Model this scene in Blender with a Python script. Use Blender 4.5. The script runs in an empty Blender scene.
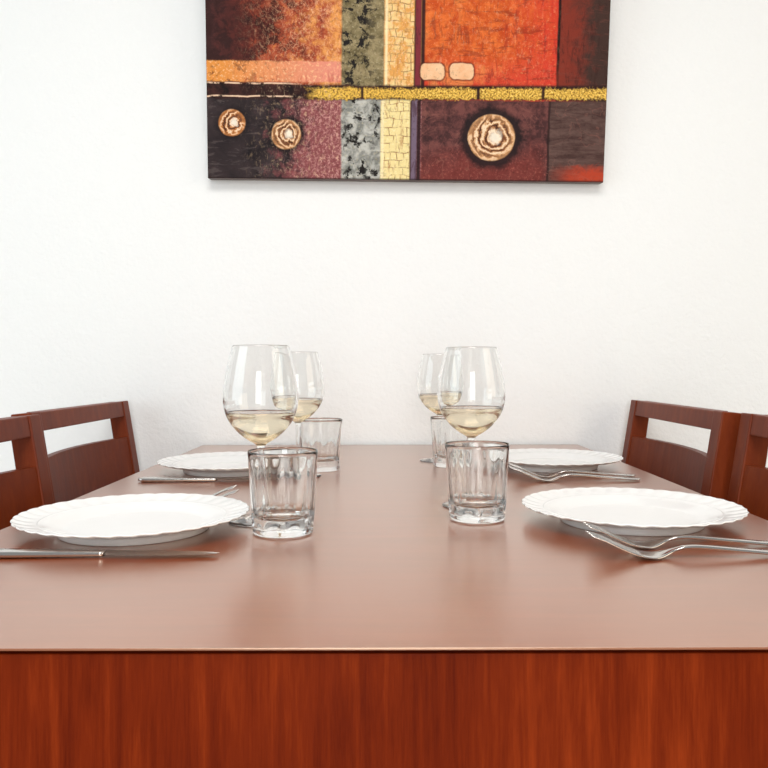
import bpy, bmesh, math, random
from mathutils import Vector, Matrix

PI = math.pi
random.seed(7)
S = bpy.context.scene
COL = S.collection

# ------------------------------------------------------------------ nodes
class V:
    """A socket with arithmetic, so that procedural patterns read like formulas."""
    def __init__(s, nt, sock): s.nt = nt; s.s = sock
    def _m(s, op, *a, clamp=False):
        n = s.nt.nodes.new('ShaderNodeMath'); n.operation = op; n.use_clamp = clamp
        for i, x in enumerate((s,) + a):
            if isinstance(x, V): s.nt.links.new(x.s, n.inputs[i])
            else: n.inputs[i].default_value = x
        return V(s.nt, n.outputs[0])
    def __add__(s, o): return s._m('ADD', o)
    def __radd__(s, o): return s._m('ADD', o)
    def __sub__(s, o): return s._m('SUBTRACT', o)
    def __rsub__(s, o): return (s * -1.0) + o
    def __mul__(s, o): return s._m('MULTIPLY', o)
    def __rmul__(s, o): return s._m('MULTIPLY', o)
    def __truediv__(s, o): return s._m('DIVIDE', o)
    def max(s, o): return s._m('MAXIMUM', o)
    def min(s, o): return s._m('MINIMUM', o)
    def abs(s): return s._m('ABSOLUTE')
    def sqrt(s): return s._m('SQRT')
    def sin(s): return s._m('SINE')
    def gt(s, o): return s._m('GREATER_THAN', o)
    def clamp(s): return s._m('ADD', 0.0, clamp=True)
    def ramp(s, a, b):
        n = s.nt.nodes.new('ShaderNodeMapRange'); n.clamp = True
        s.nt.links.new(s.s, n.inputs[0])
        n.inputs[1].default_value = a; n.inputs[2].default_value = b
        n.inputs[3].default_value = 0; n.inputs[4].default_value = 1
        return V(s.nt, n.outputs[0])

def lin(c):
    def f(x):
        x /= 255.0
        return x / 12.92 if x <= 0.04045 else ((x + 0.055) / 1.055) ** 2.4
    return (f(c[0]), f(c[1]), f(c[2]), 1.0)

def new_mat(name):
    m = bpy.data.materials.new(name); m.use_nodes = True
    nt = m.node_tree
    return m, nt, nt.nodes['Principled BSDF']

def coords(nt, which='Object', scale=(1, 1, 1), loc=(0, 0, 0)):
    t = nt.nodes.new('ShaderNodeTexCoord')
    mp = nt.nodes.new('ShaderNodeMapping')
    mp.inputs['Scale'].default_value = scale
    mp.inputs['Location'].default_value = loc
    nt.links.new(t.outputs[which], mp.inputs['Vector'])
    return mp.outputs['Vector']

def noise(nt, vec, scale, detail=4, rough=0.55, dist=0.0, gain=1):
    n = nt.nodes.new('ShaderNodeTexNoise')
    n.inputs['Scale'].default_value = scale
    n.inputs['Detail'].default_value = detail
    n.inputs['Roughness'].default_value = rough
    n.inputs['Distortion'].default_value = dist
    nt.links.new(vec, n.inputs['Vector'])
    v = V(nt, n.outputs['Fac'])
    return v if gain == 1 else (v - 0.5) * gain + 0.5

def mixc(nt, fac, a, b):
    n = nt.nodes.new('ShaderNodeMix'); n.data_type = 'RGBA'; n.clamp_factor = True
    for s_, x in ((n.inputs[0], fac), (n.inputs[6], a), (n.inputs[7], b)):
        if isinstance(x, V): nt.links.new(x.s, s_)
        elif isinstance(x, bpy.types.NodeSocket): nt.links.new(x, s_)
        else: s_.default_value = x
    return n.outputs[2]

def bump(nt, h, strength, dist, bsdf):
    b = nt.nodes.new('ShaderNodeBump')
    b.inputs['Strength'].default_value = strength
    b.inputs['Distance'].default_value = dist
    nt.links.new(h.s if isinstance(h, V) else h, b.inputs['Height'])
    nt.links.new(b.outputs[0], bsdf.inputs['Normal'])

# ------------------------------------------------------------------ materials
def wood(name, dark, mid, light, scale, rough, spec=0.5, grain=0.5, coat=0.0, blot=1.0, ior=1.5, tint=None, relief=0.06):
    m, nt, b = new_mat(name)
    v = coords(nt, 'Object', scale)
    a = noise(nt, v, 6.0, 6, 0.6, 0.6)
    f = noise(nt, coords(nt, 'Object', tuple(s * 4 for s in scale)), 9.0, 3, 0.7)
    big = noise(nt, coords(nt, 'Object', (1, 1, 1)), 5.0, 2, 0.5)
    k = (a.ramp(0.3, 0.7) * 0.6 + f.ramp(0.3, 0.7) * grain * 0.4 + big.ramp(.3, .7) * 0.3 * blot - 0.12).clamp()
    c1 = mixc(nt, k.ramp(0, .5), lin(dark), lin(mid))
    c2 = mixc(nt, k.ramp(.5, 1.0), c1, lin(light))
    nt.links.new(c2, b.inputs['Base Color'])
    r = (f.ramp(.2, .8) * 0.08 + (rough - 0.04))
    b.inputs['Roughness'].default_value = rough
    if relief: nt.links.new(r.s, b.inputs['Roughness'])
    b.inputs['Specular IOR Level'].default_value = spec
    b.inputs['Coat Weight'].default_value = coat
    b.inputs['Coat Roughness'].default_value = 0.28
    b.inputs['IOR'].default_value = ior
    b.inputs['Coat IOR'].default_value = 1.6 if coat else 1.5
    if tint: b.inputs['Specular Tint'].default_value = tint
    if relief: bump(nt, f, relief, 0.0006, b)
    return m

M = {}
M['top'] = wood('cherry_tabletop', (124, 48, 10), (136, 55, 13), (148, 63, 18), (1.2, 10, 10), 0.25, 0.5, 0.15, 1.0, ior=3.0, tint=(1, .80, .56, 1), relief=0.0)
M['apron'] = wood('cherry_apron', (86, 20, 1), (112, 34, 4), (144, 52, 12), (13, 13, 0.8), 0.5, 0.06, 0.7)
M['chair'] = wood('chair_wood', (96, 34, 10), (114, 45, 15), (132, 58, 22), (9, 9, 2.0), 0.42, 0.16, 0.5)

def plaster():
    m, nt, b = new_mat('white_plaster')
    v = coords(nt, 'Object')
    n1 = noise(nt, v, 120, 3, 0.6)
    n2 = noise(nt, v, 45, 3, 0.55)
    b.inputs['Base Color'].default_value = (0.86, 0.86, 0.85, 1)
    b.inputs['Roughness'].default_value = 0.85
    bump(nt, n1 * 0.6 + n2 * 0.7, 0.55, 0.004, b)
    return m
M['plaster'] = plaster()

def tile_floor():
    m, nt, b = new_mat('beige_floor_tiles')
    v = coords(nt, 'Object')
    br = nt.nodes.new('ShaderNodeTexBrick')
    br.offset = 0.0
    br.inputs['Scale'].default_value = 1.0
    br.inputs['Brick Width'].default_value = 0.4
    br.inputs['Row Height'].default_value = 0.4
    br.inputs['Mortar Size'].default_value = 0.004
    br.inputs['Color1'].default_value = lin((196, 186, 174))
    br.inputs['Color2'].default_value = lin((188, 178, 166))
    br.inputs['Mortar'].default_value = lin((150, 140, 128))
    nt.links.new(v, br.inputs['Vector'])
    nt.links.new(br.outputs['Color'], b.inputs['Base Color'])
    b.inputs['Roughness'].default_value = 0.35
    return m
M['floor'] = tile_floor()

def porcelain():
    m, nt, b = new_mat('white_porcelain')
    v = coords(nt, 'Object')
    n = noise(nt, v, 60, 2, 0.5)
    nt.links.new(mixc(nt, n, (0.80, 0.79, 0.775, 1), (0.83, 0.82, 0.805, 1)), b.inputs['Base Color'])
    b.inputs['Roughness'].default_value = 0.16
    b.inputs['Coat Weight'].default_value = 0.3
    b.inputs['Coat Roughness'].default_value = 0.05
    return m
M['porcelain'] = porcelain()

def steel():
    m, nt, b = new_mat('polished_steel')
    v = coords(nt, 'Object', (4, 60, 60))
    n = noise(nt, v, 20, 3, 0.6)
    b.inputs['Base Color'].default_value = (0.66, 0.63, 0.60, 1)
    b.inputs['Metallic'].default_value = 1.0
    nt.links.new((n * 0.08 + 0.12).s, b.inputs['Roughness'])
    return m
M['steel'] = steel()

def glass(name, ior=1.50, tint=(0.985, 0.99, 0.985, 1)):
    m, nt, b = new_mat(name)
    b.inputs['Base Color'].default_value = tint
    b.inputs['Roughness'].default_value = 0.0
    b.inputs['IOR'].default_value = ior
    b.inputs['Transmission Weight'].default_value = 1.0
    return m
M['glass'] = glass('clear_glass')
M['wine'] = glass('white_wine', 1.34, (0.90, 0.80, 0.63, 1))

def canvas_side():
    m, nt, b = new_mat('painted_canvas_edge')
    v = coords(nt, 'Object')
    n = noise(nt, v, 30, 4, 0.6)
    nt.links.new(mixc(nt, n.ramp(.3, .7), lin((70, 52, 48)), lin((110, 92, 84))), b.inputs['Base Color'])
    b.inputs['Roughness'].default_value = 0.5
    return m
M['canvas_side'] = canvas_side()

def painting_mat(w, h):
    """Abstract mixed-media canvas; X, Y are the picture's own units
    (395 across its width, 180 along its lower edge, Y falling upwards)."""
    m, nt, b = new_mat('abstract_painting')
    t = nt.nodes.new('ShaderNodeTexCoord')
    sep = nt.nodes.new('ShaderNodeSeparateXYZ')
    nt.links.new(t.outputs['Object'], sep.inputs[0])
    k = 395.0 / w
    X0 = V(nt, sep.outputs['X']) * k + (209 + 197.5)
    Y0 = 179.0 - V(nt, sep.outputs['Z']) * (k * 1.035)
    def P(scale):
        return coords(nt, 'Object', scale)
    G = 1.9
    n_f = noise(nt, P((1, 1, 1)), 170, 5, 0.7, 0, G)              # fine grit
    n_m = noise(nt, P((1, 1, 1)), 38, 7, 0.68, 0.4, G)            # blotches
    n_b = noise(nt, P((1, 1, 1)), 13, 5, 0.6, 0.8, 1.2)           # big washes
    n_x = noise(nt, P((3, 1, 0.7)), 26, 6, 0.72, 0.6, G)          # upright scrapes
    n_h = noise(nt, P((0.7, 1, 3.2)), 26, 6, 0.72, 0.5, G)        # level scrapes
    n_k = noise(nt, P((1, 1, 1)), 30, 8, 0.78, 0.25, 1.7)            # black flecks
    wob = noise(nt, P((1, 1, 1)), 25, 3, 0.5)
    X = X0 + (wob - 0.5) * 3.0
    Y = Y0 + (n_m - 0.5) * 2.5
    # thin creases
    cr = noise(nt, P((1, 1, 1)), 16, 3, 0.5, 1.2)
    crease = 1.0 - (cr - 0.5).abs().ramp(0.0, 0.012)
    cr2 = noise(nt, P((1.4, 1, 1)), 34, 3, 0.5, 1.5)
    crease2 = 1.0 - (cr2 - 0.5).abs().ramp(0.0, 0.02)

    def box(x0, x1, y0, y1, s=1.2):
        mx = X.ramp(x0 - s, x0 + s) * (1.0 - X.ramp(x1 - s, x1 + s))
        return mx * Y.ramp(y0 - s, y0 + s) * (1.0 - Y.ramp(y1 - s, y1 + s))
    def over(c, fac, top):
        return mixc(nt, fac, c, top if not isinstance(top, tuple) else lin(top))
    def disc(cx, cy):
        dx = X0 - cx; dy = Y0 - cy
        return (dx * dx + dy * dy).sqrt()

    # ---------------- upper left: dark brown -> rust -> ochre
    u = ((X - 207.0) / 135.0 + (n_m - 0.5) * 0.9 + (n_b - 0.5) * 0.6)
    c = mixc(nt, u.ramp(0.05, 0.42), lin((52, 27, 25)), lin((92, 36, 28)))
    c = mixc(nt, u.ramp(0.40, 0.72), c, lin((168, 74, 46)))
    c = mixc(nt, u.ramp(0.74, 1.05), c, lin((224, 150, 78)))
    hole = (n_k.ramp(0.52, 0.62)) * (1.0 - ((X - 272.0).abs()).ramp(14, 46))
    c = over(c, hole * 0.8, (40, 20, 18))
    c = over(c, n_f.ramp(0.56, 0.72) * X.ramp(240, 320) * 0.45, (238, 176, 128))
    c = over(c, crease2 * X.ramp(235, 300) * 0.55, (240, 180, 140))
    c = over(c, (1.0 - X.ramp(207, 262)) * n_m.ramp(.35, .65) * 0.5, (74, 44, 44))
    # peach strip
    s_ = mixc(nt, X.ramp(225, 330), lin((222, 142, 66)), lin((224, 140, 118)))
    s_ = over(s_, n_f.ramp(0.58, 0.68) * 0.6, (246, 200, 150))
    s_ = over(s_, n_k.ramp(0.56, 0.62) * (1.0 - X.ramp(225, 300)) * 0.8, (104, 52, 34))
    s_ = over(s_, n_x.ramp(0.58, 0.68) * Y.ramp(68, 84) * 0.6, (170, 60, 44))
    c = over(c, box(200, 342, 61.5, 82, 0.8), s_)
    # ---------------- lower left: charcoal -> mauve
    u2 = X / 100.0 + (n_m - 0.5) * 0.9 + (n_b - 0.5) * 0.5
    d = mixc(nt, n_b.ramp(.3, .7), lin((26, 20, 23)), lin((62, 50, 51)))
    d = mixc(nt, u2.ramp(2.75, 3.15), d, lin((134, 72, 74)))
    d = over(d, n_f.ramp(0.52, 0.68) * X.ramp(285, 325) * 0.6, (214, 158, 150))
    d = over(d, crease2 * X.ramp(270, 310) * 0.5, (222, 170, 162))
    d = over(d, n_h.ramp(.58, .7) * (1.0 - X.ramp(262, 300)) * .5, (92, 80, 78))
    low = Y.ramp(96.5, 98.5)
    c = mixc(nt, low, c, d)
    # ---------------- grey column
    g_up = mixc(nt, n_m.ramp(.35, .65), lin((104, 92, 62)), lin((152, 136, 100)))
    g_lo = mixc(nt, n_m.ramp(.35, .65), lin((128, 128, 122)), lin((190, 188, 180)))
    g = mixc(nt, Y.ramp(88, 98), g_up, g_lo)
    g = over(g, n_f.ramp(.6, .7) * .4, (196, 184, 150))
    g = over(g, n_k.ramp(0.545, 0.585) * (1.0 - ((X - 357.0).abs()).ramp(8, 26)).max(n_b.ramp(.5, .6)), (30, 26, 24))
    c = over(c, box(342, 384, -400, 400, 0.9), g)
    # ---------------- cream column with scratched rectangles
    xs = X0 + Y0.ramp(96, 100) * 3.0
    e = mixc(nt, n_m.ramp(.38, .62), lin((222, 160, 84)), lin((236, 206, 142)))
    e = mixc(nt, Y.ramp(84, 98), e, lin((234, 214, 152)))
    e = over(e, n_f.ramp(.5, .7) * (1.0 - Y.ramp(84, 98)) * .6, (226, 128, 50))
    br = nt.nodes.new('ShaderNodeTexBrick')
    br.inputs['Scale'].default_value = 1.0
    br.inputs['Brick Width'].default_value = 0.021
    br.squash = 0.6; br.squash_frequency = 3
    br.inputs['Row Height'].default_value = 0.0165
    br.inputs['Mortar Size'].default_value = 0.0013
    br.inputs['Mortar Smooth'].default_value = 0.6
    br.offset = 0.35
    dn = nt.nodes.new('ShaderNodeTexNoise'); dn.inputs['Scale'].default_value = 30
    nt.links.new(t.outputs['Object'], dn.inputs['Vector'])
    vm = nt.nodes.new('ShaderNodeVectorMath'); vm.operation = 'MULTIPLY_ADD'
    nt.links.new(dn.outputs['Color'], vm.inputs[0])
    vm.inputs[1].default_value = (0.014, 0.014, 0.014)
    nt.links.new(t.outputs['Object'], vm.inputs[2])
    sw = nt.nodes.new('ShaderNodeSeparateXYZ'); nt.links.new(vm.outputs[0], sw.inputs[0])
    cb = nt.nodes.new('ShaderNodeCombineXYZ')
    nt.links.new(sw.outputs['X'], cb.inputs[0]); nt.links.new(sw.outputs['Z'], cb.inputs[1])
    nt.links.new(cb.outputs[0], br.inputs['Vector'])
    lines = V(nt, br.outputs['Fac'])
    e = over(e, lines * n_m.ramp(.34, .60) * 0.85, (148, 92, 50))
    e = over(e, n_x.ramp(.60, .70) * .5, (170, 100, 52))
    e = over(e, n_f.ramp(.58, .70) * .5, (250, 236, 190))
    e = over(e, (1.0 - (xs - 386.0).abs().ramp(.6, 2.0)) * .8, (244, 228, 180))
    colm = (xs.ramp(383.3, 384.7)) * (1.0 - xs.ramp(412.5, 414.5))
    c = over(c, colm, e)
    # ---------------- upper right: orange-red field
    v2 = (X - 422.0) / 133.0 + (n_x - 0.5) * 0.5
    o = mixc(nt, n_m.ramp(.3, .7), lin((190, 70, 24)), lin((222, 110, 48)))
    o = mixc(nt, v2.ramp(.55, 1.0), o, lin((206, 58, 40)))
    o = mixc(nt, (Y + (n_m - .5) * 30.0).ramp(50, 78) * 0.8, o, lin((206, 60, 44)))
    o = over(o, n_b.ramp(.54, .66) * (1.0 - v2.ramp(.35, .6)) * .7, (228, 140, 76))
    o = over(o, n_h.ramp(.58, .70) * .55, (126, 44, 26))
    o = over(o, n_x.ramp(.60, .72) * .5, (118, 46, 30))
    o = over(o, n_f.ramp(.62, .74) * .35, (240, 160, 104))
    o = over(o, crease2 * Y.ramp(40, 70) * .3, (236, 120, 90))
    right = X.ramp(420.5, 422)
    # right dark panel
    q = mixc(nt, (X + (n_m - .5) * 34.0).ramp(566, 592), lin((126, 48, 34)), lin((64, 44, 38)))
    q = over(q, n_x.ramp(.55, .7) * .45, (48, 26, 24))
    q = over(q, n_h.ramp(.58, .7) * .3, (112, 66, 54))
    o = over(o, X.ramp(552.8, 554.2), q)
    o = over(o, (1.0 - (X - 554.5).abs().ramp(.7, 2.0)) * (1.0 - Y.ramp(55, 75) * .6), (36, 16, 14))
    # lower right
    p = mixc(nt, n_m.ramp(.35, .65), lin((72, 42, 42)), lin((112, 66, 62)))
    p = over(p, n_k.ramp(.52, .62) * .6, (50, 30, 32))
    p = over(p, ((Y + (n_b - .5) * 50.0).ramp(140, 172)) * .8 * (1.0 - X.ramp(540, 550)), (118, 50, 44))
    p = over(p, n_f.ramp(.58, .7) * Y.ramp(130, 165) * .45, (176, 96, 84))
    p2 = mixc(nt, n_h.ramp(.3, .7), lin((70, 48, 44)), lin((98, 74, 68)))
    p2 = over(p2, (Y + (n_m - .5) * 10.0).ramp(160, 168) * (X + (n_b - .5) * 40.0).ramp(548, 580), (176, 64, 40))
    p = over(p, X.ramp(547.5, 548.5), p2)
    p = over(p, (1.0 - (X - 547.5).abs().ramp(.6, 1.7)) * .8, (36, 24, 24))
    p = over(p, crease * .3, (150, 96, 84))
    r_ = mixc(nt, Y.ramp(97, 99), o, p)
    c = over(c, right, r_)
    # narrow stripe between
    st = mixc(nt, Y.ramp(90, 98), lin((124, 44, 52)), lin((114, 96, 114)))
    st = over(st, n_x.ramp(.55, .68) * .6, (66, 30, 40))
    xa = xs
    c = over(c, xa.ramp(413.6, 414.4) * (1.0 - xa.ramp(419.4, 420.6)), st)
    c = over(c, (1.0 - (xa - 421.8).abs().ramp(1.2, 2.6)) * 0.95, (34, 18, 22))
    c = over(c, (1.0 - (xa - 413.8).abs().ramp(.4, 1.2)) * 0.8, (46, 26, 26))
    # cream patches
    def patch(cx, cy, hw, hh):
        dx = ((X0 - cx + (n_m - .5) * 3.0).abs() - (hw - 5.0)).max(0.0)
        dy = ((Y0 - cy + (wob - .5) * 4.0).abs() - (hh - 5.0)).max(0.0)
        return (dx * dx + dy * dy).sqrt()
    for cx, cy in ((431.5, 70.3), (460.5, 69.8)):
        q_ = patch(cx, cy, 12.0, 8.2)
        c = over(c, (1.0 - q_.ramp(5.4, 7.0)) * .8, (84, 34, 24))
        c = over(c, 1.0 - q_.ramp(4.3, 5.3), mixc(nt, n_m, lin((232, 168, 120)), lin((240, 204, 164))))
    # ---------------- dark band with gold grit
    yb = Y0 + X0.ramp(380, 600) * 2.0 + (n_b - 0.5) * 7.0 * (1.0 - X0.ramp(400, 430))
    c = over(c, (1.0 - (yb - 91.5).abs().ramp(6.0, 8.5)), mixc(nt, n_m.ramp(.3, .7), lin((28, 16, 16)), lin((66, 36, 32))))
    gold = (1.0 - (yb - 92.5 + (n_f - .5) * 6.0 + (n_m - .5) * 4.0).abs().ramp(4.0, 6.2)) * (X + (n_m - .5) * 20.0).ramp(306, 318)
    gaps = (X0 - 362.5).abs().ramp(.6, 2.0) * (X0 - 477.0).abs().ramp(.8, 2.6) * (X0 - 541.0).abs().ramp(.6, 2.4)
    grit = noise(nt, P((1, 1, 1)), 260, 3, 0.7)
    gc = mixc(nt, grit.ramp(.36, .56), lin((104, 62, 22)), lin((238, 192, 84)))
    gc = over(gc, grit.ramp(.56, .68) * X0.ramp(400, 430), (250, 226, 140))
    c = over(c, gold * gaps, gc)
    for yy, amp in ((83.5, 3.0), (96.3, 4.0)):
        ln = (1.0 - (Y0 - yy + (wob - .5) * amp).abs().ramp(.35, 1.1)) * (1.0 - X.ramp(285, 305)) * n_m.ramp(.36, .5)
        c = over(c, ln, (232, 196, 166))
    # ---------------- discs
    hgt = None
    for cx, cy, rr, ring, tone in ((234, 123, 13.5, 15.5, (206, 134, 74)), (287.5, 134, 15.0, 18.5, (206, 150, 100)),
                                    (491, 135.0, 23.5, 30.5, (214, 160, 110))):
        r0 = disc(cx, cy) + (wob - .5) * 3.0
        rad = disc(cx + rr * .10, cy - rr * .05) + (n_b - .5) * rr * 1.5 + (n_k - .5) * rr * .35
        c = over(c, (1.0 - (r0 + (n_m - .5) * 6.0).ramp(ring - 2.0, ring + 3.5)) * .9, (30, 22, 24))
        sw_ = ((rad * (19.0 / rr)) + (n_m - .5) * 4.0).sin()
        dc = mixc(nt, sw_.ramp(-.6, .6), lin((118, 70, 44)), lin(tone))
        dc = over(dc, sw_.ramp(.55, .95) * .8, (244, 222, 190))
        dc = over(dc, sw_.ramp(-.75, -1.0) * n_k.ramp(.4, .55), (44, 28, 24))
        dc = over(dc, (1.0 - (disc(cx + rr * .12, cy - rr * .04) + (n_m - .5) * rr * .5).ramp(rr * .16, rr * .36)) * .9, (244, 232, 212))
        dc = over(dc, (r0).ramp(rr * .70, rr * .95) * .55, tone)
        msk = 1.0 - r0.ramp(rr - .8, rr + .6)
        c = over(c, msk, dc)
        hgt = msk if hgt is None else hgt.max(msk)
    # scumbled grit over the whole canvas
    g2 = noise(nt, P((1, 1, 1)), 120, 6, 0.75, 0.3, 1.8)
    g3 = noise(nt, P((1.6, 1, 1)), 75, 6, 0.75, 0.6, 1.8)
    calm = 1.0 - hgt * .6
    patchy = n_b.ramp(.36, .62)
    c = over(c, g2.ramp(.54, .82) * calm * patchy * .5, (40, 22, 20))
    lit = (X.ramp(236, 300) * (1.0 - X.ramp(340, 346))).max((1.0 - Y.ramp(60, 84)) * X.ramp(424, 430) * (1.0 - X.ramp(540, 560)) * .5)
    c = over(c, g3.ramp(.58, .84) * calm * lit * .5, (244, 206, 164))
    # dark lower rim of the canvas face
    c = over(c, Y0.ramp(176.6, 178.0) * .8, (36, 24, 24))
    nt.links.new(c, b.inputs['Base Color'])
    b.inputs['Roughness'].default_value = 0.6
    b.inputs['Specular IOR Level'].default_value = 0.12
    bump(nt, n_f * 0.3 + n_m * 0.6 + crease2 * 0.15 + gold * 0.6 + hgt * 0.8, 0.35, 0.003, b)
    return m

# ------------------------------------------------------------------ mesh helpers
def finish(name, bm, mat, parent=None, smooth=False, loc=(0, 0, 0)):
    bmesh.ops.recalc_face_normals(bm, faces=bm.faces)
    me = bpy.data.meshes.new(name); bm.to_mesh(me); bm.free()
    if mat is not None:
        for x in (mat if isinstance(mat, (list, tuple)) else [mat]): me.materials.append(x)
    if smooth:
        for p in me.polygons: p.use_smooth = True
    o = bpy.data.objects.new(name, me); COL.objects.link(o)
    o.location = loc
    if parent: o.parent = parent
    return o

def add_box(bm, x0, x1, y0, y1, z0, z1, bev=0.0):
    r = bmesh.ops.create_cube(bm, size=1)
    vs = r['verts']
    for v in vs:
        v.co = Vector(((x0 + x1) / 2 + v.co.x * (x1 - x0), (y0 + y1) / 2 + v.co.y * (y1 - y0),
                       (z0 + z1) / 2 + v.co.z * (z1 - z0)))
    if bev > 0:
        es = list({e for v in vs for e in v.link_edges})
        bmesh.ops.bevel(bm, geom=es, offset=bev, segments=3, profile=0.6, affect='EDGES')

def add_prism(bm, pts, y0, y1, bev=0.0):
    """pts: outline in the xz plane, extruded along y."""
    a = [bm.verts.new((p[0], y0, p[1])) for p in pts]
    b_ = [bm.verts.new((p[0], y1, p[1])) for p in pts]
    fs = [bm.faces.new(a), bm.faces.new(b_[::-1])]
    n = len(pts)
    for i in range(n):
        fs.append(bm.faces.new((a[i], b_[i], b_[(i + 1) % n], a[(i + 1) % n])))
    if bev > 0:
        es = list({e for f in fs for e in f.edges})
        bmesh.ops.bevel(bm, geom=es, offset=bev, segments=2, profile=0.6, affect='EDGES')

def add_lathe(bm, prof, n, rfun=None, zfun=None):
    """prof: (r, z) from the axis on one side round to the axis on the other; closed shape."""
    rings = []
    for (r, z) in prof:
        if r < 1e-6:
            rings.append([bm.verts.new((0, 0, z))])
        else:
            ring = []
            for i in range(n):
                th = 2 * PI * i / n
                rr = rfun(r, z, th) if rfun else r
                zz = zfun(r, z, th) if zfun else z
                ring.append(bm.verts.new((rr * math.cos(th), rr * math.sin(th), zz)))
            rings.append(ring)
    for A, B in zip(rings, rings[1:]):
        for i in range(n):
            j = (i + 1) % n
            if len(A) == 1 and len(B) == 1: continue
            if len(A) == 1: bm.faces.new((A[0], B[i], B[j]))
            elif len(B) == 1: bm.faces.new((A[i], B[0], A[j]))
            else: bm.faces.new((A[i], B[i], B[j], A[j]))

def smooth_profile(pts, sub=4):
    """Catmull-Rom through (r, z) points."""
    out = []
    n = len(pts)
    for i in range(n - 1):
        p0 = pts[max(i - 1, 0)]; p1 = pts[i]; p2 = pts[i + 1]; p3 = pts[min(i + 2, n - 1)]
        for k in range(sub):
            t = k / sub
            q = []
            for a in range(2):
                q.append(0.5 * ((2 * p1[a]) + (-p0[a] + p2[a]) * t + (2 * p0[a] - 5 * p1[a] + 4 * p2[a] - p3[a]) * t * t
                                + (-p0[a] + 3 * p1[a] - 3 * p2[a] + p3[a]) * t ** 3))
            out.append((max(q[0], 0.0), q[1]))
    out.append(pts[-1])
    return out

def interp(tab, x):
    if x <= tab[0][0]: return tab[0][1]
    for (a, va), (b_, vb) in zip(tab, tab[1:]):
        if x <= b_:
            t = (x - a) / (b_ - a); t = t * t * (3 - 2 * t) if False else t
            return va + (vb - va) * t
    return tab[-1][1]

def smooth_tab(tab, sub=5):
    return smooth_profile_xy(tab, sub)

def smooth_profile_xy(pts, sub):
    out = []
    n = len(pts)
    for i in range(n - 1):
        p0 = pts[max(i - 1, 0)]; p1 = pts[i]; p2 = pts[i + 1]; p3 = pts[min(i + 2, n - 1)]
        m1 = (p2[1] - p0[1]) / (p2[0] - p0[0]); m2 = (p3[1] - p1[1]) / (p3[0] - p1[0])
        hh = p2[0] - p1[0]
        for k in range(sub):
            t = k / sub
            v = ((2*t**3 - 3*t*t + 1) * p1[1] + (t**3 - 2*t*t + t) * hh * m1 + (-2*t**3 + 3*t*t) * p2[1] + (t**3 - t*t) * hh * m2)
            out.append((p1[0] + hh * t, v))
    out.append(pts[-1])
    return out

def thing(name, label, cat, loc=(0, 0, 0), rz=0.0, group=None):
    o = bpy.data.objects.new(name, None); COL.objects.link(o)
    o.empty_display_size = 0.1
    o.location = loc; o.rotation_euler = (0, 0, rz)
    tag(o, label, cat, group)
    return o

def tag(o, label, cat, group=None):
    o['label'] = label; o['category'] = cat
    if group: o['group'] = group
    return o

def copy_tree(o, parent=None):
    c = o.copy(); COL.objects.link(c)
    if parent: c.parent = parent
    for ch in list(o.children): copy_tree(ch, c)
    return c

def struct(o, label=None):
    o['kind'] = 'structure'
    if label: o['label'] = label
    return o

# ------------------------------------------------------------------ camera
T = 0.75                       # tabletop height
CAMZ = T + 0.1638
cd = bpy.data.cameras.new('camera'); cam = bpy.data.objects.new('camera', cd); COL.objects.link(cam)
cam.location = (0, 0, CAMZ)
cam.rotation_euler = (PI / 2, 0, 0)
cam.rotation_euler = (Matrix.Rotation(PI / 2, 4, 'X') @ Matrix.Rotation(math.radians(-0.10), 4, 'Z')).to_euler()
cd.sensor_width = 36; cd.lens = 36.0
cd.shift_x = -3.0 / 768; cd.shift_y = -16.0 / 768
cd.clip_start = 0.02
S.camera = cam

# ------------------------------------------------------------------ setting
WALL = 1.650
bm = bmesh.new(); add_box(bm, -3.0, 3.0, WALL, WALL + 0.15, 0, 2.6)
struct(finish('wall_back', bm, M['plaster']), 'white rough plaster wall')
bm = bmesh.new(); add_box(bm, -3.0, 3.0, -3.0, WALL, -0.1, 0)
struct(finish('floor', bm, M['floor']), 'beige tiled floor')

# ------------------------------------------------------------------ table
TX0, TX1, TY0, TY1 = -0.3929, 0.4068, 0.4493, 1.640
table = thing('dining_table', 'reddish brown wooden dining table pushed against the white wall', 'table', (0, (TY0 + TY1) / 2, 0))
cy = (TY0 + TY1) / 2
bm = bmesh.new(); add_box(bm, TX0, TX1, TY0 - cy, TY1 - cy, T - 0.0013, T, 0.0002)
finish('tabletop', bm, M['top'], table)
bm = bmesh.new()
a0, a1, b0, b1 = TX0 + .0022, TX1 - .0022, TY0 + .0022 - cy, TY1 - .0022 - cy
bm2 = bmesh.new(); add_box(bm2, a0, a1, b0, b0 + .022, T - .135, T - .0040, 0.001); ap = finish('apron', bm2, M['apron'], table)
bm2 = bmesh.new(); add_box(bm2, a0, a1, b1 - .022, b1, T - .105, T - .0040, 0.001); finish('apron', bm2, M['apron'], table)
for xx in (a0, a1 - .022):
    bm2 = bmesh.new(); add_box(bm2, xx, xx + .022, b0 + .022, b1 - .022, T - .105, T - .0040, 0.001); finish('apron', bm2, M['top'], table)
bm.free()
bm2 = bmesh.new(); add_box(bm2, a0 + .004, a1 - .004, b0 + .004, b1 - .004, T - .0041, T - .0012); finish('underframe', bm2, M['chair'], table)
for xx in (a0 + .022, a1 - .022 - .05):
    for yy in (b0 + .022, b1 - .022 - .04):
        bm2 = bmesh.new(); add_box(bm2, xx, xx + .05, yy, yy + .04, 0, T - .0041, 0.002); finish('leg', bm2, M['chair'], table)

# ------------------------------------------------------------------ chairs
CH = 0.8462       # top of the back
HW = 0.221        # half the width of the back
RK = math.tan(math.radians(9.4))
def back_x(z): return -0.25 + (CH - z) * RK if z > 0.46 else -0.25 + (CH - 0.46) * RK - (0.46 - z) * 0.10

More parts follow.
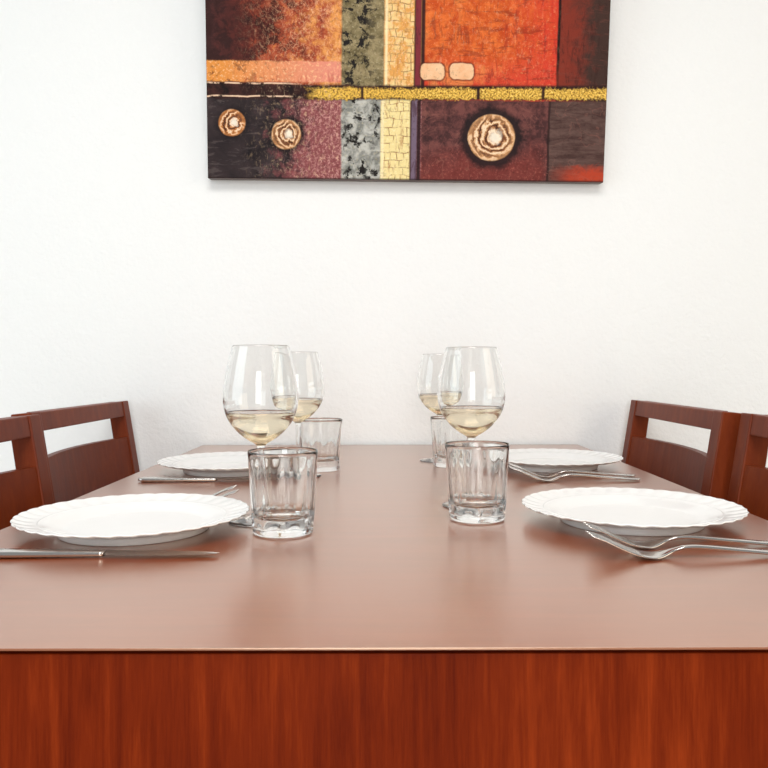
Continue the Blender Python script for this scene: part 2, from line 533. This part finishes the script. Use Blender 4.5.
def curved_panel(z0, z1, bow, thick, half, inset, top_arch=0.0, n=24, m=8):
    bm = bmesh.new()
    def pt(i, j, side):
        y = -half + 2 * half * i / n
        z = z0 + (z1 - z0) * j / m
        t_ = y / half
        x = back_x(z) - inset - bow * (1 - t_ * t_) - (thick if side else 0)
        if j == m: z -= top_arch * t_ * t_
        return bm.verts.new((x, y, z))
    G = [[[pt(i, j, s) for j in range(m + 1)] for i in range(n + 1)] for s in (0, 1)]
    for s in (0, 1):
        for i in range(n):
            for j in range(m):
                bm.faces.new((G[s][i][j], G[s][i + 1][j], G[s][i + 1][j + 1], G[s][i][j + 1]))
    for i in range(n):
        for j in (0, m):
            bm.faces.new((G[0][i][j], G[0][i + 1][j], G[1][i + 1][j], G[1][i][j]))
    for j in range(m):
        for i in (0, n):
            bm.faces.new((G[0][i][j], G[0][i][j + 1], G[1][i][j + 1], G[1][i][j]))
    es = [e for e in bm.edges if len(e.link_faces) == 2 and e.calc_face_angle(0) > 1.0]
    bmesh.ops.bevel(bm, geom=es, offset=0.0025, segments=2, profile=0.6, affect='EDGES')
    return bm

def make_chair(label):
    t = thing('dining_chair', label, 'chair', group='chairs around the dining table')
    m = M['chair']
    PT = 0.032; PW_ = 0.033
    for s in (-1, 1):
        y0, y1 = (HW - PW_, HW) if s > 0 else (-HW, -HW + PW_)
        bm = bmesh.new()
        zs = [0.0, 0.46, CH]
        pts = [(back_x(0), 0.0), (back_x(.46), .46), (-0.25, CH), (-0.25 - PT, CH - .003), (back_x(.46) - PT - .004, .46), (back_x(0) - PT + .006, 0.0)]
        add_prism(bm, pts, y0, y1, 0.002)
        finish('back_post', bm, m, t)
    bm = bmesh.new()                                    # top rail
    zt, zb = CH - .001, CH - .031
    pts = [(back_x(zt) - .002, zt), (back_x(zb) - .002, zb), (back_x(zb) - .024, zb), (back_x(zt) - .024, zt)]
    add_prism(bm, pts, -HW + .0332, HW - .0332, 0.002)
    finish('top_rail', bm, m, t)
    finish('backrest', curved_panel(0.585, CH - .0745, .024, .012, HW - .0332, .003), m, t, smooth=False)
    # seat and under-frame
    bm = bmesh.new()
    xb = back_x(.46)
    add_box(bm, xb + .002, .19, -.168, .168, .435, .46, .006)
    finish('seat', bm, m, t)
    for s in (-1, 1):
        y = s * .155
        bm = bmesh.new(); add_box(bm, .14, .175, y - .0175, y + .0175, 0, .4345, .002); finish('leg', bm, m, t)
        bm = bmesh.new(); add_box(bm, xb + .004, .1395, y - .01, y + .01, .375, .4345, .001); finish('seat_rail', bm, m, t)
    bm = bmesh.new(); add_box(bm, .148, .168, -.137, .137, .375, .4345, .001); finish('seat_rail', bm, m, t)
    bm = bmesh.new(); add_box(bm, xb - .03, xb - .01, -HW + .0332, HW - .0332, .39, .45, .001); finish('seat_rail', bm, m, t)
    return t

chair0 = make_chair('brown wooden chair at the left side of the table, nearest the wall')
# top inner edge of the back sits at local x = -0.25
def set_chair(o, xi, yc, side, turn=0.0):
    if side < 0: o.location = (xi + .25, yc, 0); o.rotation_euler = (0, 0, turn)
    else: o.location = (xi - .25, yc, 0); o.rotation_euler = (0, 0, PI + turn)
set_chair(chair0, -0.546, 1.620 - HW, -1)
for lab, xi, yc, side in (
    ('brown wooden chair cut off by the left edge of the picture', -0.516, 1.141 - HW, -1),
    ('brown wooden chair at the right side of the table, nearest the wall', 0.514, 1.618 - HW, 1),
    ('brown wooden chair cut off by the right edge of the picture', 0.530, 1.150 - HW, 1)):
    c = copy_tree(chair0); c['label'] = lab; set_chair(c, xi, yc, side)

# ------------------------------------------------------------------ plates
R = 0.1135
def plate_mesh():
    bm = bmesh.new()
    top = [(0.0, .0052), (.03, .0052), (.062, .0056), (.070, .0064), (.078, .0092), (.085, .0120), (.089, .0131), (.0905, .0136), (.092, .0135), (.100, .0148), (.106, .0163), (.1105, .0176), (R - .0006, .0186), (R, .0181)]
    bot = [(R - .0004, .0172), (.1095, .0158), (.103, .0140), (.094, .0122), (.086, .0104), (.0800, .0090), (.0770, .0080), (.0757, .0065), (.0745, .0030), (.0735, .0006), (.0722, 0.0), (.070, 0.0), (.0685, .0020), (.05, .0022), (0.0, .0022)]
    prof = smooth_profile(top, 3)[:-1] + smooth_profile([top[-1]] + bot, 2)
    prof[0] = (0.0, prof[0][1]); prof[-1] = (0.0, prof[-1][1])
    NS = 36
    def wave(th):
        return abs(math.sin(NS * th / 2)) ** 0.7 + 0.35 * abs(math.sin(NS * th / 2 + 0.9)) 
    def k(r): 
        t = max(0.0, (r - .092) / (R - .092)); return t * t
    def rf(r, z, th): return r * (1 + k(r) * 0.016 * (wave(th) - .8))
    def zf(r, z, th):
        kk = k(r)
        e = kk * 0.0008 * (wave(th + .05) - .8)
        # embossed flutes across the rim
        t = (r - .094) / (R - .094)
        if 0 < t < 1 and z > .012: e += 0.0003 * math.sin(NS * th) * math.sin(PI * t)
        return z + e
    add_lathe(bm, prof, 300, rf, zf)
    return bm
GP = 'white scalloped plates laid on the table'
p0 = finish('dinner_plate', plate_mesh(), M['porcelain'], smooth=True, loc=(-.2554, .779, T))
tag(p0, 'white scalloped dinner plate at near left, behind the knife in full view', 'plate', GP)
for lab, x, y in (('white scalloped dinner plate at near right, its rim over two fork handles', .259, .8177),
                  ('white scalloped dinner plate at far left, its right side hidden behind the glasses', -.2485, 1.225),
                  ('white scalloped dinner plate at far right, smallest looking of the right plates', .2707, 1.267)):
    c = p0.copy(); COL.objects.link(c); c.location = (x, y, T); c['label'] = lab
    c.rotation_euler = (0, 0, random.random() * 6)

# ------------------------------------------------------------------ tumblers
def tumbler_mesh():
    bm = bmesh.new()
    H = .0819
    def ro(z): return .0302 + (.0350 - .0302) * min(1, max(0, (z - .006) / (H - .006))) ** 0.9
    prof = [(0, .0014), (.022, .0014), (.0255, .0004), (.0275, 0.0), (.0292, .0008), (.0300, .0024)]
    for z in (.005, .0085, .0115, .0135, .016, .020, .0245, .027, .030, .036, .044, .052, .060, .066, .070, .0735, .077, .0797):
        prof.append((ro(z), z))
    prof += [(.0349, .0814), (.0345, H), (.0341, .0814)]
    for z in (.078, .07, .06, .05, .04, .032, .026, .0215):
        prof.append((ro(z) - .0012 - .0017 * (1 - z / H), z))
    prof += [(.0262, .0180), (.0235, .0160), (.018, .0149), (.010, .0145), (0, .0144)]
    NF = 9
    def rf(r, z, th):
        if r < .028 or z < .009: outer = False
        else: outer = abs(r - ro(z)) < .0006
        if not outer: return r
        f = min(1, max(0, (z - .010) / .006)) * min(1, max(0, (.0795 - z) / .058)) * .95
        a = (th % (2 * PI / NF)) - PI / NF
        return r * (1 + f * (math.cos(PI / NF) / math.cos(a) * 1.012 - 1))
    add_lathe(bm, prof, 160, rf)
    return bm
GT = 'clear glass tumblers on the table'
t0 = finish('water_tumbler', tumbler_mesh(), M['glass'], smooth=True, loc=(-.104, .766, T))
tag(t0, 'clear fluted tumbler at near left, the lowest and largest glass in the picture', 'glass', GT)
for lab, x, y in (('clear fluted tumbler at near right, in front of the larger right wine glass', .0974, .833),
                  ('clear fluted tumbler at far left, to the right of the smaller left wine glass', -.1067, 1.235),
                  ('clear fluted tumbler at far right, half hidden behind the larger right wine glass', .107, 1.282)):
    c = t0.copy(); COL.objects.link(c); c.location = (x, y, T); c['label'] = lab
    c.rotation_euler = (0, 0, random.random() * 6)

# ------------------------------------------------------------------ wine glasses
def wine_bowl_mesh():
    bm = bmesh.new()
    outer = [(.0050, .0815), (.0080, .0838), (.0155, .0882), (.0255, .0965), (.0340, .1075), (.0385, .1190), (.0401, .1300), (.0394, .1420), (.0372, .1560), (.0342, .1710), (.0308, .1850), (.0299, .1876)]
    inner = [(.0290, .1876), (.0297, .1850), (.0331, .1710), (.0361, .1560), (.0383, .1420), (.0389, .1300), (.0372, .1190), (.0325, .1083), (.0240, .0983), (.0140, .0912), (.0060, .0884), (0.0, .0878)]
    o_ = smooth_profile(outer, 5); i_ = smooth_profile(inner, 5)
    i_[-1] = (0.0, .0878)
    # stem and foot continue the outer surface: the whole glass is one blown piece
    stem = [(0.0, .0009), (.020, .0009), (.0310, .0003), (.0338, .0002), (.0347, .0010), (.0335, .0018), (.0250, .0027), (.0150, .0045), (.0080, .0085), (.0048, .0160), (.0036, .0280), (.0033, .0450), (.0034, .0640), (.0039, .0760)]
    s_ = smooth_profile(stem + [outer[0]], 4)
    s_[0] = (0.0, .0009)
    prof = s_[:-1] + o_ + [(.02945, .1881)] + i_
    add_lathe(bm, prof, 128)
    return bm
def wine_mesh():
    bm = bmesh.new()
    ins = smooth_profile([(.0389, .1300), (.0372, .1190), (.0325, .1083), (.0240, .0983), (.0140, .0912), (.0060, .0884), (0.0, .0878)], 5)
    lev = .1165
    wall = [(max(r + .00012, 0) if r > .002 else 0.0, z - (.0001 if r < .02 else 0)) for r, z in ins if z < lev - .0004]
    r0 = wall[0][0]
    prof = [(0.0, lev - .0005), (r0 * .5, lev - .0005), (r0 - .0022, lev - .0004), (r0 - .0007, lev), (r0 + .0003, lev + .0006)] + wall
    prof[-1] = (0.0, prof[-1][1])
    add_lathe(bm, prof, 128)
    return bm
GW = 'wine glasses on the table'
w0 = finish('wine_glass', wine_bowl_mesh(), M['glass'], smooth=True, loc=(-.1354, .824, T))
finish('wine', wine_mesh(), M['wine'], w0, smooth=True)
tag(w0, 'wine glass with white wine at near left, larger and overlapping the smaller one behind', 'glass', GW)
for lab, x, y in (('wine glass with white wine at near right, standing behind the nearer right tumbler', .1001, .912),
                  ('wine glass with white wine at far left, smaller and partly behind the larger left one', -.135, 1.165),
                  ('wine glass with white wine at far right, smaller, left of the larger right one', .0925, 1.353)):
    c = copy_tree(w0); c.location = (x, y, T); c['label'] = lab

# ------------------------------------------------------------------ cutlery
FZ = smooth_tab([(0, .0205), (.012, .0165), (.026, .0100), (.040, .0045), (.052, .0020), (.062, .0026), (.072, .0060), (.082, .0086), (.096, .0090), (.130, .0062), (.170, .0030), (.188, .0022)], 6)
def fork_mesh():
    bm = bmesh.new()
    L = .188
    def loft(xs, yc, hw, th):
        rings = []
        for x in xs:
            z = interp(FZ, x); w_ = hw(x); y_ = yc(x); t_ = th(x)
            dz = (interp(FZ, x + .001) - interp(FZ, x - .001)) / .002
            nrm = Vector((-dz, 0, 1)).normalized()
            ring = []
            for a in range(12):
                an = 2 * PI * a / 12
                cx, cz = math.cos(an), math.sin(an)
                cx = math.copysign(abs(cx) ** .7, cx); cz = math.copysign(abs(cz) ** .7, cz)
                dish = 0.0
                q = Vector((x, y_ + cx * w_, z)) + nrm * (cz * t_ + dish)
                ring.append(bm.verts.new(q))
            rings.append(ring)
        for A, B in zip(rings, rings[1:]):
            for i in range(12):
                j = (i + 1) % 12
                bm.faces.new((A[i], B[i], B[j], A[j]))
        bm.faces.new(rings[0][::-1]); bm.faces.new(rings[-1])
    WT = smooth_tab([(.040, .0133), (.048, .0137), (.056, .0124), (.064, .0084), (.072, .0046), (.082, .0034), (.10, .0035), (.13, .0050), (.16, .0072), (.178, .0078), (.185, .0062), (.188, .0020)], 5)
    n = 70
    loft([.0405 + (L - .0405) * i / n for i in range(n + 1)], lambda x: 0, lambda x: max(interp(WT, x), .001), lambda x: .0011 if x < .06 else (.0016 if x > .08 else .0014))
    for k in range(4):
        yk = (-1.5 + k) * .0074
        loft([.043 * i / 18 for i in range(19)], lambda x, yk=yk: yk * (.93 + .07 * x / .043), lambda x: .0009 + .0016 * min(1, x / .018), lambda x: .0006 + .0004 * min(1, x / .02))
    return bm
f0 = finish('table_fork', fork_mesh(), M['steel'], smooth=True)
GF = 'steel forks beside the plates'
forks = [('steel fork at near right, closest to the viewer, tines raised to the left', .1735, .662, 0),
         ('steel fork at near right, running just under the plate rim behind the closest fork', .181, .700, 0),
         ('steel fork in front of the far right plate, the nearer of that pair', .177, 1.108, 0),
         ('steel fork in front of the far right plate, next to its rim', .182, 1.147, 0),
         ('steel fork behind the near left plate, only its raised tines showing, further one', -.1835, .930, 1),
         ('steel fork behind the near left plate, only its raised tines showing, closest to the rim', -.1745, .897, 1)]
for i, (lab, x, y, flip) in enumerate(forks):
    o = f0 if i == 0 else f0.copy()
    if i: COL.objects.link(o)
    o.location = (x, y, T + .0002); o.rotation_euler = (0, 0, PI if flip else 0)
    tag(o, lab, 'fork', GF)

def make_knife():
    k = thing('table_knife', '', 'knife')
    L = .212
    # handle (x from 0 to .112), blade to .212
    bm = bmesh.new()
    HWt = smooth_tab([(0, .0040), (.004, .0078), (.02, .0086), (.06, .0076), (.095, .0060), (.112, .0052)], 4)
    rings = []
    for i in range(41):
        x = .112 * i / 40
        w_ = interp(HWt, x); t_ = .0030 if x > .004 else .0020
        t_ *= (1.1 - .35 * x / .112)
        ring = []
        for a in range(16):
            an = 2 * PI * a / 16
            cx, cz = math.cos(an), math.sin(an)
            cx = math.copysign(abs(cx) ** .6, cx); cz = math.copysign(abs(cz) ** .6, cz)
            ring.append(bm.verts.new((x, cx * w_, .0034 + cz * t_)))
        rings.append(ring)
    for A, B in zip(rings, rings[1:]):
        for i in range(16):
            j = (i + 1) % 16; bm.faces.new((A[i], B[i], B[j], A[j]))
    bm.faces.new(rings[0][::-1]); bm.faces.new(rings[-1])
    finish('handle', bm, M['steel'], k, smooth=True)
    bm = bmesh.new()
    rows = []
    for i in range(41):
        x = .1125 + (.212 - .1125) * i / 40
        t_ = i / 40
        back = .0060 if t_ < .75 else .0060 - .0055 * ((t_ - .75) / .25) ** 1.8
        edge = -.0062 - .0030 * math.sin(PI * min(1, t_ / .9)) if t_ < .9 else -.0062 + .0055 * ((t_ - .9) / .1) ** 2
        if t_ < .05: edge = -.005 - (.0016) * t_ / .05
        ring = [bm.verts.new((x, back, .0026)), bm.verts.new((x, back, .0044 - .0010 * t_)), bm.verts.new((x, (back + edge) / 2, .0042 - .0010 * t_)), bm.verts.new((x, edge, .0034)), bm.verts.new((x, (back + edge) / 2, .0028))]
        rows.append(ring)
    for A, B in zip(rows, rows[1:]):
        for i in range(5):
            j = (i + 1) % 5; bm.faces.new((A[i], B[i], B[j], A[j]))
    bm.faces.new(rows[0][::-1]); bm.faces.new(rows[-1])
    finish('blade', bm, M['steel'], k)
    return k
k0 = make_knife(); k0['label'] = 'steel table knife in front of the near left plate, running out of the picture'
k0['group'] = 'steel knives in front of the left plates'
k0.location = (-.358, .668, T)
k1 = copy_tree(k0); k1['label'] = 'steel table knife in front of the far left plate, its blade going behind the tumbler'
k1.location = (-.359, 1.110, T)

# ------------------------------------------------------------------ painting
PW, PH, PT_ = 0.835, 0.62, 0.028
pm = painting_mat(PW, PH)
bm = bmesh.new()
add_box(bm, -PW / 2, PW / 2, 0, PT_, 0, PH, 0.0015)
bmesh.ops.recalc_face_normals(bm, faces=bm.faces)
for f in bm.faces:
    f.material_index = 0 if f.normal.y < -0.8 else 1
pic = finish('abstract_painting', bm, [pm, M['canvas_side']])
LEAN = math.radians(6.4)
ROT = math.radians(0.72)
pic.matrix_world = Matrix.Translation((0.0400, WALL - PT_ - .001, CAMZ + 187.4 * (WALL - PT_) / 768)) @ Matrix.Rotation(LEAN, 4, 'X') @ Matrix.Rotation(ROT, 4, 'Y')
tag(pic, 'large abstract canvas in brown, orange and gold hanging on the white wall', 'painting')

# ------------------------------------------------------------------ light
w = bpy.data.worlds.new('world'); S.world = w; w.use_nodes = True
bg = w.node_tree.nodes['Background']
bg.inputs[0].default_value = (0.97, 0.99, 1.0, 1); bg.inputs[1].default_value = 0.34

def area(name, loc, target, sx, sy, power, col):
    l = bpy.data.lights.new(name, 'AREA'); l.shape = 'RECTANGLE'; l.size = sx; l.size_y = sy
    l.energy = power; l.color = col
    o = bpy.data.objects.new(name, l); COL.objects.link(o)
    o.location = loc
    d = Vector(target) - Vector(loc)
    o.rotation_euler = d.to_track_quat('-Z', 'Y').to_euler()
    return o
area('window_light', (0.0, -2.9, 1.2), (0.0, 1.5, 1.0), 1.1, 2.3, 58, (0.955, 0.985, 1.0))
area('window_light', (-2.8, -0.2, 1.3), (0, 1.5, 0.9), 2.0, 2.2, 32, (0.80, 0.94, 1.0))
area('lamp_light', (2.8, -0.2, 1.4), (0, 1.5, 0.9), 1.8, 2.0, 22, (1.0, 0.87, 0.68))
area('overhead_fill', (0.0, -0.3, 2.5), (0, -0.3, 0.0), 1.2, 1.2, 44, (1.0, 0.975, 0.94))  # added overhead fill, no real fitting: brightens the tabletop and plates

# ------------------------------------------------------------------ render look
S.view_settings.view_transform = 'Standard'
S.view_settings.look = 'None'
S.view_settings.gamma = 1.0
S.view_settings.use_curve_mapping = False
S.view_settings.exposure = -0.07
cy_ = S.cycles
cy_.max_bounces = 16; cy_.transmission_bounces = 14; cy_.glossy_bounces = 8; cy_.diffuse_bounces = 4
cy_.caustics_refractive = True; cy_.caustics_reflective = True
cy_.blur_glossy = 0.3
cy_.use_denoising = True
cy_.sample_clamp_indirect = 2.5
